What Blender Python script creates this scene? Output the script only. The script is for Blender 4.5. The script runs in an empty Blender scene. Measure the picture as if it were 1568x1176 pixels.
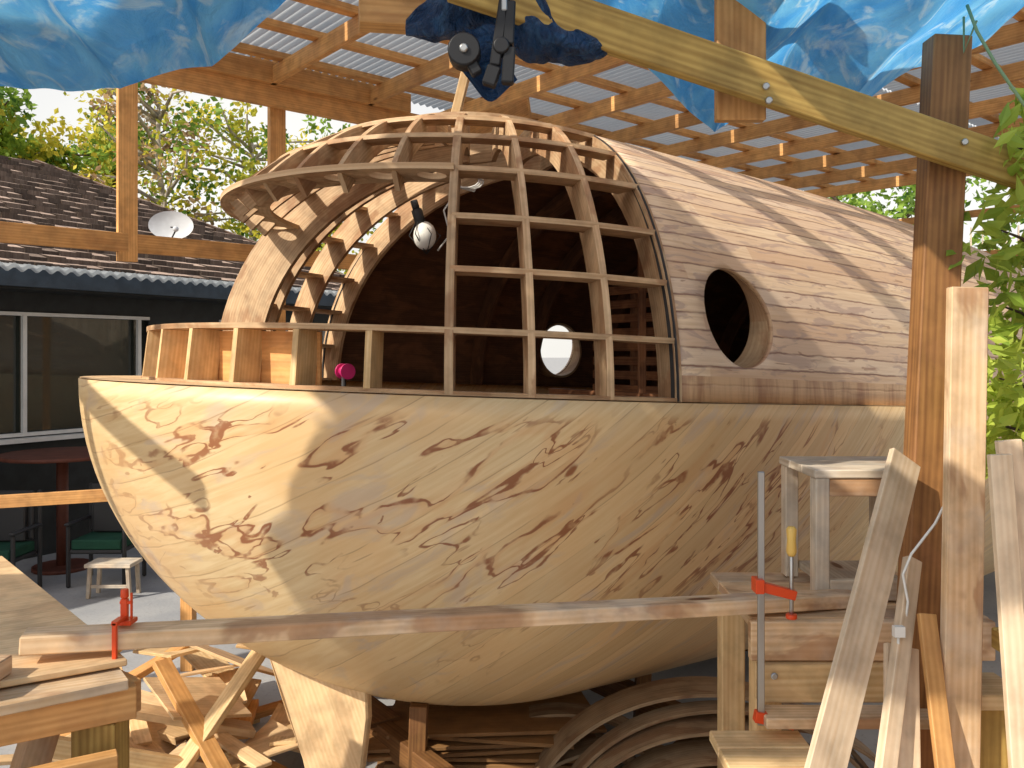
import bpy, bmesh, math, random
from mathutils import Vector, noise
random.seed(7)
sc=bpy.context.scene
V=Vector
# ------------------------------------------------------------------ materials
class G:
    def __init__(s,name):
        s.m=bpy.data.materials.new(name); s.m.use_nodes=True
        s.t=s.m.node_tree; s.t.nodes.clear()
    def n(s,ty,ins=None,**pr):
        nd=s.t.nodes.new(ty)
        for k,v in pr.items(): setattr(nd,k,v)
        for k,v in (ins or {}).items():
            sk=nd.inputs[k]
            if isinstance(v,bpy.types.NodeSocket): s.t.links.new(v,sk)
            else: sk.default_value=v
        return nd
    def math(s,op,a,b=0.0,c=0.0):
        return s.n('ShaderNodeMath',{0:a,1:b,2:c},operation=op).outputs[0]
    def mix(s,f,a,b,bt='MIX'):
        nd=s.n('ShaderNodeMix',data_type='RGBA',blend_type=bt)
        for k,v in ((0,f),(6,a),(7,b)):
            if isinstance(v,bpy.types.NodeSocket): s.t.links.new(v,nd.inputs[k])
            else: nd.inputs[k].default_value=v if k==0 else (*v[:3],1)
        return nd.outputs[2]
    def noise(s,vec,scale,detail=4,dist=0.0,rough=.55):
        return s.n('ShaderNodeTexNoise',{'Vector':vec,'Scale':scale,'Detail':detail,'Distortion':dist,'Roughness':rough}).outputs[0]
    def ss(s,v,a,b,lo=0.0,hi=1.0):
        return s.n('ShaderNodeMapRange',{0:v,1:a,2:b,3:lo,4:hi},interpolation_type='SMOOTHSTEP').outputs[0]
    def mapping(s,vec,sc=(1,1,1),rot=(0,0,0),loc=(0,0,0)):
        return s.n('ShaderNodeMapping',{'Vector':vec,'Scale':sc,'Rotation':rot,'Location':loc}).outputs[0]
    def out(s,col,rough=.6,bump=None,bs=.2,bd=.01,spec=.4,extra=None,transl=0,tcol=None):
        p=s.n('ShaderNodeBsdfPrincipled',{'Roughness':rough,'Specular IOR Level':spec})
        if isinstance(col,bpy.types.NodeSocket): s.t.links.new(col,p.inputs['Base Color'])
        else: p.inputs['Base Color'].default_value=(*col,1)
        for k,v in (extra or {}).items(): p.inputs[k].default_value=v
        if bump is not None:
            b=s.n('ShaderNodeBump',{'Height':bump,'Strength':bs,'Distance':bd})
            s.t.links.new(b.outputs[0],p.inputs['Normal'])
        sh=p.outputs[0]
        if transl>0:
            tr=s.n('ShaderNodeBsdfTranslucent')
            c=tcol if tcol is not None else col
            if isinstance(c,bpy.types.NodeSocket): s.t.links.new(c,tr.inputs[0])
            else: tr.inputs[0].default_value=(*c,1)
            mx=s.n('ShaderNodeMixShader',{0:transl,1:sh,2:tr.outputs[0]}); sh=mx.outputs[0]
        o=s.n('ShaderNodeOutputMaterial'); s.t.links.new(sh,o.inputs[0])
        return s.m
    def uv(s): return s.n('ShaderNodeTexCoord').outputs['UV']
    def obj(s): return s.n('ShaderNodeTexCoord').outputs['Object']
    def tone(s): return s.n('ShaderNodeAttribute',attribute_name='tone').outputs['Fac']

def wood(name,c1,c2,stain=.0,knots=True,rough=.62,grey=0.0,sth=.5):
    g=G(name); uv=g.uv()
    n1=g.noise(g.mapping(uv,(1.1,20,1)),2.0,6,.6)
    wv=g.n('ShaderNodeTexWave',{'Vector':g.mapping(uv,(.5,7,1)),'Scale':2.2,'Distortion':7.0,'Detail':3.0,'Detail Scale':.8},wave_type='BANDS',bands_direction='Y').outputs[1]
    f=g.math('ADD',g.math('MULTIPLY',g.ss(n1,.3,.7),.55),g.math('MULTIPLY',wv,.45))
    col=g.mix(f,c1,c2)
    big=g.noise(g.mapping(uv,(1,2.2,1)),2.4,4,.6)
    if stain: 
        col=g.mix(g.math('MULTIPLY',g.ss(big,sth,sth+.09),stain),col,(.32,.14,.06))
    if grey:
        col=g.mix(g.math('MULTIPLY',g.ss(g.noise(uv,4.0,4),.45,.65),grey),col,(.5,.49,.46))
    if knots:
        vo=g.n('ShaderNodeTexVoronoi',{'Vector':g.mapping(uv,(1.5,5,1)),'Scale':1.0}).outputs['Distance']
        col=g.mix(g.ss(vo,.10,.05),col,(.16,.06,.02))
    dirt=g.ss(g.noise(uv,9.0,5),.35,.75,1.05,.74)
    col=g.mix(1.0,col,g.n('ShaderNodeCombineColor',{0:dirt,1:dirt,2:dirt}).outputs[0],'MULTIPLY')
    tn=g.tone(); col=g.mix(1.0,col,g.n('ShaderNodeCombineColor',{0:tn,1:tn,2:tn}).outputs[0],'MULTIPLY')
    return g.out(col,rough,n1,.25,.004)

M={}
M['fir']=wood('fir_lumber',(.76,.42,.155),(.56,.27,.085),.25)
M['pine']=wood('pine_lumber',(.82,.60,.33),(.65,.42,.19),.2)
M['treated']=wood('yellow_treated_lumber',(.58,.39,.11),(.32,.185,.042),.0)
M['oldpost']=wood('weathered_fir',(.34,.165,.055),(.18,.075,.025),.3)
M['stained']=wood('glue_stained_lumber',(.77,.56,.35),(.60,.38,.20),.6,grey=.3)
M['grey']=wood('grey_lumber',(.70,.60,.47),(.50,.40,.29),.25,grey=.4)
M['pale']=wood('pale_plank',(.84,.67,.48),(.70,.51,.33),.1,knots=False)
M['ply']=wood('plywood',(.82,.60,.35),(.70,.47,.25),.25,knots=False)
M['rib']=wood('rib_plywood',(.68,.49,.30),(.48,.30,.16),.55,knots=False)
M['orangeply']=wood('orange_plywood',(.80,.43,.17),(.68,.33,.11),.3,knots=False)
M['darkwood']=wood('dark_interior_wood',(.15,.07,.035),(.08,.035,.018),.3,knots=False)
def simple(name,c,rough=.6,spec=.4,nz=.0,**ex):
    g=G(name)
    if nz:
        n=g.noise(g.obj(),6.0,5); col=g.mix(g.ss(n,.3,.7),c,tuple(x*(1-nz) for x in c)); return g.out(col,rough,n,.15,.01,spec,ex or None)
    return g.out(c,rough,None,spec=spec,extra=ex or None)
M['black']=simple('black_plastic',(.012,.012,.014),.4)
M['navy']=simple('dark_wall_paint',(.026,.03,.032),.6,nz=.4)
M['slate']=simple('slate_fascia',(.06,.085,.12),.6,nz=.3)
M['white']=simple('white_paint',(.75,.75,.73),.5,nz=.12)
M['glassdark']=simple('window_glass',(.03,.035,.03),.03,1.0)
M['red']=simple('red_enamel',(.70,.07,.015),.35)
M['steel']=simple('bar_steel',(.45,.45,.44),.35,.5,Metallic=.9)
M['handle']=simple('varnished_handle',(.75,.48,.12),.3)
M['dish']=simple('dish_grey',(.62,.64,.67),.5,nz=.15)
M['green']=simple('green_cushion',(.01,.07,.04),.8,nz=.3)
M['darkmetal']=simple('dark_metal',(.03,.03,.032),.5)
M['pink']=simple('pink_plastic',(.65,.03,.18),.4)
M['cable']=simple('white_cable',(.75,.75,.72),.5)
M['bulb']=simple('frosted_bulb',(.85,.83,.78),.25)
M['brownleather']=simple('brown_cover',(.16,.05,.03),.6,nz=.3)
M['cord']=simple('rope_green',(.25,.35,.18),.9)
M['bark']=simple('pale_bark',(.60,.53,.45),.9,nz=.6)
M['darkbark']=simple('dark_bark',(.10,.07,.05),.9,nz=.5)
def leafmat(name,a,b,tr=.4):
    g=G(name); col=g.mix(g.tone(),a,b)
    return g.out(col,.55,spec=.3,transl=tr,tcol=col)
M['leaf']=leafmat('green_leaves',(.06,.16,.025),(.34,.50,.07))
M['leafy']=leafmat('yellowing_leaves',(.28,.33,.03),(.85,.72,.09),.5)
M['leafb']=leafmat('dry_leaves',(.28,.18,.10),(.60,.42,.23))
M['citrus']=leafmat('citrus_leaves',(.12,.26,.02),(.60,.70,.12),.45)
g=G('concrete'); o=g.obj()
n=g.noise(o,1.2,6); n2=g.noise(o,30,4)
c=g.mix(g.ss(n,.3,.7),(.30,.31,.33),(.42,.42,.42)); c=g.mix(g.ss(n2,.55,.7,0,.35),c,(.2,.19,.18))
M['concrete']=g.out(c,.85,n2,.3,.01)
def tarp(name,c,c2,tr=.6,hi=(.55,.80,.97)):
    g=G(name); uv=g.uv(); n=g.noise(uv,3.0,7,1.6,.6); n2=g.noise(uv,11,6,1.4,.65)
    cr=g.n('ShaderNodeTexVoronoi',{'Vector':g.mapping(uv,(5,5,1)),'Scale':1.3},feature='DISTANCE_TO_EDGE').outputs[0]
    col=g.mix(g.ss(n,.35,.65),c,c2)
    col=g.mix(g.ss(g.noise(uv,5,6,2),.52,.68,0,.75),col,hi)  # pale patches painted into the colour as crease highlights
    h=g.math('ADD',g.math('ADD',n,g.math('MULTIPLY',n2,.5)),g.math('MULTIPLY',g.ss(cr,.0,.12),.12))
    return g.out(col,.33,h,1.0,.07,.7,transl=tr,tcol=col)
M['tarp']=tarp('blue_tarp',(.07,.38,.86),(.18,.56,.94))
M['tarpd']=tarp('dark_blue_tarp',(.008,.045,.14),(.02,.09,.24),.2,(.05,.16,.34))
g=G('corrugated_plastic'); c=g.mix(g.ss(g.noise(g.obj(),1.2,4),.3,.7),(.38,.42,.45),(.55,.57,.58))
M['corr']=g.out(c,.4,transl=.5,tcol=(.55,.6,.64))

def hullmat():
    g=G('hull_cold_molded_ply'); uv=g.uv()
    ux=g.n('ShaderNodeSeparateXYZ',{0:uv}); Uh,Vh=ux.outputs[0],ux.outputs[1]
    f=g.math('ADD',g.math('MULTIPLY',Uh,.06),g.math('MULTIPLY',g.math('MULTIPLY',Uh,Uh),.14))
    Y=g.math('MULTIPLY',g.math('SUBTRACT',Vh,f),.85); X=g.math('MULTIPLY_ADD',Vh,.5,Uh)
    d=g.n('ShaderNodeCombineXYZ',{0:X,1:Y}).outputs[0]
    Yw=g.math('ADD',Y,g.math('MULTIPLY',g.noise(uv,1.5,3),.05))
    row=g.math('FLOOR',g.math('DIVIDE',Yw,.13))
    rnd=g.n('ShaderNodeTexWhiteNoise',{1:row},noise_dimensions='1D').outputs[0]
    fr=g.math('FRACT',g.math('DIVIDE',Yw,.13))
    seam=g.math('MAXIMUM',g.ss(fr,.035,.0),g.ss(fr,.975,1.0))
    seam=g.math('MULTIPLY',seam,g.ss(g.noise(uv,3,3),.36,.56))
    grain=g.noise(g.mapping(d,(2.5,42,1)),1.0,6,.5)
    big=g.noise(uv,1.0,5,.7)
    c=g.mix(g.ss(grain,.3,.72),(.84,.65,.38),(.71,.50,.255))
    c=g.mix(g.ss(big,.42,.66,0,.65),c,(.77,.49,.23))
    c=g.mix(g.ss(Vh,-.7,-1.5,0,.35),c,(.80,.49,.21))
    c=g.mix(g.ss(g.noise(g.mapping(d,(1.5,5,1)),1.6,4,.8),.54,.68,0,.5),c,(.57,.45,.37))
    rt=g.math('MULTIPLY_ADD',rnd,.15,.87)
    c=g.mix(1.0,c,g.n('ShaderNodeCombineColor',{0:rt,1:rt,2:rt}).outputs[0],'MULTIPLY')
    c=g.mix(g.math('MULTIPLY',seam,.5),c,(.28,.13,.06))
    n1=g.noise(g.mapping(d,(1.6,6.8,1)),1.0,2.7,.35)
    n1b=g.math('ADD',n1,g.math('MULTIPLY',g.math('SUBTRACT',g.noise(uv,18,3),.5),.028))
    wv=g.ss(g.noise(uv,6,2),.35,.65,.4,1.7)
    def cont(nn,c0,w):
        return g.ss(g.math('DIVIDE',g.math('ABSOLUTE',g.math('SUBTRACT',nn,c0)),wv),w,w*.3)
    k1=cont(n1b,.56,.020)
    n3=g.noise(g.mapping(d,(2.0,8.4,1),loc=(4,2,0)),1.0,2.4,.45)
    n3b=g.math('ADD',n3,g.math('MULTIPLY',g.math('SUBTRACT',g.noise(uv,22,3),.5),.028))
    k2=cont(n3b,.605,.018)
    brk=g.ss(g.noise(g.mapping(d,(3,5,1),loc=(2,8,0)),1.2,3),.40,.50)
    fill=g.ss(g.noise(g.mapping(d,(3.6,10,1),loc=(9,5,0)),1.0,4,.5),.665,.695)
    m1=g.noise(g.mapping(uv,(.8,1.3,1),loc=(3.3,1,0)),1.4,3,.3)
    zone=g.math('MULTIPLY',g.ss(Vh,-1.15,-.65),g.ss(Vh,-.03,-.13))
    zone=g.math('MULTIPLY',zone,g.math('MULTIPLY',g.ss(Uh,4.6,3.5,.3,1),g.ss(Uh,-.1,1.2,.2,1)))
    mask=g.math('MULTIPLY',g.ss(m1,.33,.47),zone)
    low=g.math('MULTIPLY',g.ss(g.noise(g.mapping(uv,(1,1.2,1),loc=(7,7,0)),1.6,3),.56,.64),.5)
    low=g.math('MULTIPLY',low,g.ss(Uh,1.2,2.0))
    mask=g.math('MAXIMUM',mask,low)
    st=g.math('MULTIPLY',g.math('MAXIMUM',k1,k2),brk)
    st=g.math('MULTIPLY',g.math('MAXIMUM',st,fill),mask)
    st=g.math('MULTIPLY',st,g.ss(g.noise(uv,14,3),.28,.5,.5,1.0))
    halo=g.math('MULTIPLY',g.ss(g.math('ABSOLUTE',g.math('SUBTRACT',n1,.58)),.07,.0),mask)
    c=g.mix(g.math('MULTIPLY',halo,.36),c,(.64,.32,.13))
    c=g.mix(g.math('MULTIPLY',st,.90),c,(.26,.08,.03))
    dash=g.ss(g.noise(g.mapping(d,(2.0,26,1),loc=(1,3,0)),1.0,2,.2),.69,.73)
    c=g.mix(g.math('MULTIPLY',dash,.5),c,(.36,.17,.08))
    return g.out(c,.42,grain,.10,.003,.45)
M['hull']=hullmat()
def cabinmat():
    g=G('cabin_strip_planking'); uv=g.uv()
    sx=g.n('ShaderNodeSeparateXYZ',{0:uv}); X,Y=sx.outputs[0],sx.outputs[1]
    Yw=g.math('ADD',Y,g.math('MULTIPLY',g.math('SUBTRACT',g.noise(g.mapping(uv,(4,4,1)),1.5,3),.5),.026))
    rr=g.math('DIVIDE',Yw,.088); row=g.math('FLOOR',rr); fr=g.math('FRACT',rr)
    rnd=g.n('ShaderNodeTexWhiteNoise',{1:row},noise_dimensions='1D').outputs[0]
    px=g.math('FLOOR',g.math('ADD',g.math('DIVIDE',X,1.15),g.math('MULTIPLY',rnd,7)))
    rnd2=g.n('ShaderNodeTexWhiteNoise',{0:g.n('ShaderNodeCombineXYZ',{0:px,1:row}).outputs[0]},noise_dimensions='2D').outputs[0]
    seam=g.math('MAXIMUM',g.ss(fr,.11,.0),g.ss(fr,.91,1.0))
    grain=g.noise(g.mapping(uv,(3,60,1)),1.0,6,.6)
    c=g.mix(g.ss(grain,.3,.72),(.82,.64,.45),(.66,.47,.30))
    c=g.mix(g.ss(rnd2,.0,1.0,0,.75),c,(.60,.39,.25))
    c=g.mix(g.ss(rnd,.6,1.0,0,.4),c,(.72,.59,.48))
    c=g.mix(g.ss(g.noise(g.mapping(uv,(3.0,13,1)),1.0,5,1.4),.51,.60,0,.65),c,(.43,.30,.25))
    c=g.mix(g.ss(g.noise(g.mapping(uv,(4.0,22,1),loc=(3,1,0)),1.0,4,1.0),.63,.68,0,.6),c,(.28,.14,.09))
    c=g.mix(g.math('MULTIPLY',seam,g.ss(g.noise(uv,5,3),.3,.55,.4,1)),c,(.24,.13,.09))
    low=g.math('LESS_THAN',g.math('MINIMUM',Y,g.math('SUBTRACT',5.4978,Y)),.13)
    drip=g.ss(g.noise(g.mapping(uv,(5,.6,1)),1.0,5,.15,.7),.42,.62)
    c2=g.mix(drip,(.66,.44,.25),(.34,.17,.09))
    c=g.mix(g.math('MULTIPLY',low,.75),c,c2)
    return g.out(c,.5,g.math('ADD',grain,g.math('MULTIPLY',seam,-1.0)),.3,.004,.4)
M['cabin']=cabinmat()
g=G('cedar_shakes'); uv=g.uv(); nn=g.noise(g.mapping(uv,(30,2,1)),1.2,5); tn=g.tone()
c=g.mix(g.ss(nn,.3,.7),(.54,.41,.33),(.34,.24,.19)); c=g.mix(1.0,c,g.n('ShaderNodeCombineColor',{0:tn,1:tn,2:tn}).outputs[0],'MULTIPLY')
M['shk']=g.out(c,.9,nn,.4,.01)

# ------------------------------------------------------------------ builder
class B:
    def __init__(s): s.v=[];s.f=[];s.uv=[];s.t=[];s.m=[];s.sm=[]
    def face(s,idx,uv,mat=0,tone=1,smooth=False):
        s.f.append(idx);s.uv.append(uv);s.t.append(tone);s.m.append(mat);s.sm.append(smooth)
    def beam(s,p1,p2,w,h,mat=0,up=(0,0,1),tone=None):
        p1,p2=V(p1),V(p2); L=(p2-p1); ln=L.length; a=L.normalized(); up=V(up)
        if abs(a.dot(up))>.97: up=V((0,1,0)) if abs(a.y)<.9 else V((1,0,0))
        sd=a.cross(up).normalized(); u=sd.cross(a)
        b=len(s.v)
        for e in (p1,p2):
            for x,y in ((-1,-1),(1,-1),(1,1),(-1,1)): s.v.append(e+sd*(x*w/2)+u*(y*h/2))
        o=random.random()*50; q=random.random()*50
        t=tone if tone is not None else random.uniform(.80,1.12)
        per=[0,w,w+h,2*w+h,2*(w+h)]
        for i in range(4):
            j=(i+1)%4
            s.face([b+i,b+j,b+4+j,b+4+i],[(o,q+per[i]),(o,q+per[i+1]),(o+ln,q+per[i+1]),(o+ln,q+per[i])],mat,t)
        s.face([b+3,b+2,b+1,b],[(o,q),(o+w*.2,q),(o+w*.2,q+h),(o,q+h)],mat,t*.9)
        s.face([b+4,b+5,b+6,b+7],[(o,q),(o+w*.2,q),(o+w*.2,q+h),(o,q+h)],mat,t*.9)
    def box(s,lo,hi,mat=0,tone=None):
        lo,hi=V(lo),V(hi); c=(lo+hi)/2; d=hi-lo
        k=max(range(3),key=lambda i:d[i])
        if k==0: s.beam((lo.x,c.y,c.z),(hi.x,c.y,c.z),d.y,d.z,mat,(0,0,1),tone)
        elif k==1: s.beam((c.x,lo.y,c.z),(c.x,hi.y,c.z),d.x,d.z,mat,(0,0,1),tone)
        else: s.beam((c.x,c.y,lo.z),(c.x,c.y,hi.z),d.x,d.y,mat,(0,1,0),tone)
    def sweep(s,secs,mat=0,tone=None,closed=True,smooth=False,cap=True):
        n=len(secs[0]); b=len(s.v); t=tone if tone is not None else random.uniform(.85,1.1)
        o=random.random()*50;q=random.random()*50
        for sec in secs: s.v.extend(V(p) for p in sec)
        l=0; per=[0]
        for i in range(n): per.append(per[-1]+(V(secs[0][(i+1)%n])-V(secs[0][i])).length)
        for k in range(len(secs)-1):
            l2=l+(V(secs[k+1][0])-V(secs[k][0])).length
            for i in range(n if closed else n-1):
                j=(i+1)%n
                s.face([b+k*n+i,b+k*n+j,b+(k+1)*n+j,b+(k+1)*n+i],[(o+l,q+per[i]),(o+l,q+per[i+1]),(o+l2,q+per[i+1]),(o+l2,q+per[i])],mat,t,smooth)
            l=l2
        if cap:
            uvc=[(o+.01*i,q+.01*(i%2)) for i in range(n)]
            s.face([b+i for i in range(n)][::-1],uvc,mat,t*.9); e=b+(len(secs)-1)*n
            s.face([e+i for i in range(n)],uvc,mat,t*.9)
    def tube(s,pts,r,mat=0,n=8,tone=1,r2=None):
        pts=[V(p) for p in pts]; secs=[]; up=None
        for i,p in enumerate(pts):
            a=(pts[min(i+1,len(pts)-1)]-pts[max(i-1,0)]).normalized()
            if up is None: up=V((0,0,1)) if abs(a.z)<.9 else V((1,0,0))
            sd=a.cross(up).normalized(); up=sd.cross(a).normalized()
            rr=r if r2 is None else r+(r2-r)*i/(len(pts)-1)
            if isinstance(r,list): rr=r[i]
            secs.append([p+sd*math.cos(k*6.2832/n)*rr+up*math.sin(k*6.2832/n)*rr for k in range(n)])
        s.sweep(secs,mat,tone,True,True)
    def prism(s,pts,ext,mat=0,tone=None):
        ext=V(ext); pts=[V(p) for p in pts]; n=len(pts); b=len(s.v); s.v.extend(pts); s.v.extend(p+ext for p in pts)
        t=tone if tone is not None else random.uniform(.88,1.08)
        o=random.random()*20
        ax=(pts[1]-pts[0]).normalized(); nn=ext.normalized(); ay=nn.cross(ax)
        uv=[(o+(p-pts[0]).dot(ax),o+(p-pts[0]).dot(ay)) for p in pts]
        s.face([b+i for i in range(n)][::-1],uv[::-1],mat,t); s.face([b+n+i for i in range(n)],uv,mat,t)
        for i in range(n):
            j=(i+1)%n; l=(pts[j]-pts[i]).length
            s.face([b+i,b+j,b+n+j,b+n+i],[(o,o),(o+l,o),(o+l,o+ext.length),(o,o+ext.length)],mat,t*.9)
    def grid(s,fn,nu,nv,mat=0,uvf=None,smooth=True,tone=1):
        b=len(s.v)
        for i in range(nu+1):
            for j in range(nv+1): s.v.append(V(fn(i/nu,j/nv)))
        for i in range(nu):
            for j in range(nv):
                ii=[(i,j),(i+1,j),(i+1,j+1),(i,j+1)]
                s.face([b+x*(nv+1)+y for x,y in ii],[(uvf(x/nu,y/nv) if uvf else (x/nu,y/nv)) for x,y in ii],mat,tone,smooth)
    def ball(s,c,r,mat=0,n=12,sc=(1,1,1)):
        c=V(c)
        s.grid(lambda a,b:c+V((math.cos(a*6.2832)*math.sin(b*3.1416)*r*sc[0],math.sin(a*6.2832)*math.sin(b*3.1416)*r*sc[1],math.cos(b*3.1416)*r*sc[2])),n*2,n,mat)
    def obj(s,name,mats,parent=None,bevel=0,merge=False):
        me=bpy.data.meshes.new(name); me.from_pydata([tuple(v) for v in s.v],[],s.f)
        for m in mats: me.materials.append(M[m])
        ul=me.uv_layers.new(name='UVMap'); k=0
        at=me.attributes.new('tone','FLOAT','FACE')
        for i,p in enumerate(me.polygons):
            p.material_index=s.m[i]; p.use_smooth=s.sm[i]; at.data[i].value=s.t[i]
            for q in range(len(s.f[i])): ul.data[k].uv=s.uv[i][q]; k+=1
        bm=bmesh.new(); bm.from_mesh(me)
        if merge: bmesh.ops.remove_doubles(bm,verts=bm.verts,dist=1e-4)
        bmesh.ops.recalc_face_normals(bm,faces=bm.faces); bm.to_mesh(me); bm.free()
        ob=bpy.data.objects.new(name,me); sc.collection.objects.link(ob)
        if parent: ob.parent=parent
        if bevel:
            md=ob.modifiers.new('bevel','BEVEL'); md.width=bevel; md.segments=1; md.limit_method='ANGLE'; md.angle_limit=math.radians(50)
        return ob
def empty(name,loc=(0,0,0)):
    e=bpy.data.objects.new(name,None); sc.collection.objects.link(e); e.empty_display_size=.3; return e

# ------------------------------------------------------------------ boat
TH=math.radians(36); Ax=(math.cos(TH),math.sin(TH)); Nx=(math.sin(TH),-math.cos(TH)); CC=(-.197,5.337)
Lc,Wc,Hc=1.95,1.90,1.62
Lh,Wh,Dh=2.25,1.935,1.82
def zr(s): return 2.123-.045*s
def BW(s,t,z): return V((CC[0]+s*Ax[0]+t*Nx[0],CC[1]+s*Ax[1]+t*Nx[1],zr(s)+z))
def f2(s,L=Lc):
    return max(0,1-(s/L)**2) if s<0 else max(0,1-(s/9.)**3)
def zc(s,t): return Hc*math.sqrt(max(0,f2(s)-(t/Wc)**2))
boat=empty('wooden_boat')
b=B()
def hn(a,c):
    u=-math.pi/2+a*math.pi; v=c*math.pi/2
    return BW(-Lh*math.cos(u)*math.cos(v),Wh*math.sin(u)*math.cos(v),-Dh*math.sin(v))
b.grid(hn,72,36,0,lambda a,c:((-math.pi/2+a*math.pi)*2.05,-Dh*math.sin(c*math.pi/2)))
def ha(a,c):
    s=8.95*a; f=math.sqrt(f2(s,Lh)); ph=c*math.pi
    return BW(s,Wh*f*math.cos(ph),-Dh*f*math.sin(ph))
b.grid(ha,60,72,0,lambda a,c:(math.pi/2*2.05+8.95*a*.93/max(abs(math.cos(c*math.pi)),.25),-Dh*math.sin(c*math.pi)))
hull=b.obj('hull',['hull'],boat,merge=True)
md=hull.modifiers.new('s','SOLIDIFY'); md.thickness=.03; md.offset=-1
# cabin skin
b=B()
def s0(ph): return .49-.73*abs(math.cos(ph))
def cab(a,c):
    ph=c*math.pi; s=s0(ph)+(8.9-s0(ph))*a; f=math.sqrt(f2(s))
    return BW(s,Wc*f*math.cos(ph),Hc*f*math.sin(ph))
b.grid(cab,70,72,0,lambda a,c:(s0(c*math.pi)+(8.9-s0(c*math.pi))*a,c*math.pi*1.75))
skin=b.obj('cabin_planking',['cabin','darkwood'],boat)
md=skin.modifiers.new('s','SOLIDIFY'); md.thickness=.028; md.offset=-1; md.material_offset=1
bm=bmesh.new(); bm.from_mesh(skin.data)
bm.faces.ensure_lookup_table()
cf=bm.faces[36*1+5]; cen=cf.calc_center_median(); ax=BW(.3,0,-.2)
if cf.normal.dot(cen-ax)<0: bmesh.ops.reverse_faces(bm,faces=bm.faces)
bm.to_mesh(skin.data); bm.free()
PORT=[(.22,.40,(1,)),(2.05,.34,(1,-1)),(3.7,.38,(1,))]
PR=.235
cut=B()
for s,z,sg in PORT:
    p1=BW(s,3,z);p2=BW(s,-3 if -1 in sg else 0,z); cut.tube([p1,p2],PR,n=48)
co=cut.obj('cut',['ply'])
md=skin.modifiers.new('b','BOOLEAN'); md.object=co; md.operation='DIFFERENCE'; md.solver='EXACT'
bpy.context.view_layer.update()
dg=bpy.context.evaluated_depsgraph_get()
nm=bpy.data.meshes.new_from_object(skin.evaluated_get(dg)); skin.modifiers.clear(); skin.data=nm
bpy.data.objects.remove(co)
b=B()
for s,z,sgs in PORT:
    for sg in sgs:
        T0=Wc*math.sqrt(max(0,f2(s)-(z/Hc)**2))
        secs=[]
        for k in range(49):
            a=k*2*math.pi/48; c,sn=math.cos(a),math.sin(a)
            zz=z+PR*sn; tt=Wc*math.sqrt(max(0,f2(s)-(zz/Hc)**2))-.028
            secs.append([BW(s+PR*c,sg*tt,zz),BW(s+PR*c,sg*(T0-.13),zz),BW(s+(PR+.02)*c,sg*(T0-.13),z+(PR+.02)*sn),BW(s+(PR+.02)*c,sg*(tt-.002),z+(PR+.02)*sn)])
        b.sweep(secs,0,.75,cap=False)
b.obj('porthole_frames',['rib'],boat)
topS={83:.49,73:.30,63:.10,53:-.10,43:-.25,33:-.42,23:-.60,13:-.80,3:-1.0}
def tops(u):
    u=abs(u); ks=sorted(topS)
    if u<=3: return -1.0
    for i in range(len(ks)-1):
        if ks[i]<=u<=ks[i+1]:
            f=(u-ks[i])/(ks[i+1]-ks[i]); return topS[ks[i]]*(1-f)+topS[ks[i+1]]*f
    return .49
def ribline(u):
    r=math.radians(u); return (-Lc*math.cos(r),Wc*math.sin(r)),(tops(u),0.0)
def ribk(u,z):
    R,T=ribline(u); lo,hi=0,1
    for _ in range(40):
        m=(lo+hi)/2; s=R[0]+(T[0]-R[0])*m; t=R[1]+(T[1]-R[1])*m
        if zc(s,t)<z: lo=m
        else: hi=m
    return lo
def rib(b,R,T,k0,k1,depth,th,mat=0,n=22,ins=0):
    R,T=V(R),V(T); D=T-R; L=D.length; d=D/L; nrm=V((-d.y,d.x))
    ks=[k0+(k1-k0)*(1-math.cos(math.pi/2*i/n)) for i in range(n+1)]
    P=[]
    for k in ks:
        q=R+D*k; P.append((k*L,zc(q.x,q.y)))
    secs=[]
    for i,(h,z) in enumerate(P):
        a=P[max(i-1,0)]; c=P[min(i+1,n)]; tx,tz=c[0]-a[0],c[1]-a[1]; l=math.hypot(tx,tz) or 1; ix,iz=tz/l,-tx/l
        dd=depth(i/n) if callable(depth) else depth
        o=(h+ix*ins,max(z+iz*ins,0)); inn=(h+ix*(dd+ins),max(z+iz*(dd+ins),0))
        sec=[]
        for (hh,zz),sg in ((o,-1),(o,1),(inn,1),(inn,-1)):
            q=R+d*hh+nrm*(sg*th/2); sec.append(BW(q.x,q.y,zz))
        secs.append(sec)
    b.sweep(secs,mat)
b=B()
for sg in (1,-1):
    for u in (53,63,73,83):
        R,T=ribline(u); R=(R[0],R[1]*sg)
        dp=(lambda f:.36-.14*f) if u==53 and sg==-1 else .18
        rib(b,R,T,0,1,dp,.03 if u!=53 else .036)
    for s in (1.15,1.75,2.6,3.3,4.2): rib(b,(s,sg*Wc*math.sqrt(f2(s))),(s,0),0.0,.999,.15,.03,1,ins=.045)
us=[43,33,23,13,3,-7,-17,-27,-37,-45]
ZV=.63*Hc
for u in us:
    R,T=ribline(u)
    if u<0: R=(R[0],-abs(R[1]))
    rib(b,R,T,ribk(abs(u),ZV),1,.13,.024)
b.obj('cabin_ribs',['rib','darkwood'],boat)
def inward(s,t):
    if s<0: gx,gy=s/Lc**2,t/Wc**2
    else: gx,gy=0,t
    l=math.hypot(gx,gy) or 1
    return -gx/l,-gy/l
def uOn(z,u):
    k=ribk(u,z); R,T=ribline(u); s=R[0]+(T[0]-R[0])*k; t=R[1]+(T[1]-R[1])*k
    return math.atan2(t/Wc,-s/Lc)
def edgeS(zt):
    s=0
    for _ in range(30):
        f=math.sqrt(f2(s)); cphi=math.sqrt(max(0,1-min(1,(zt/f))**2)); s=.5*s+.5*(.49-.73*cphi)
    return s
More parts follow.
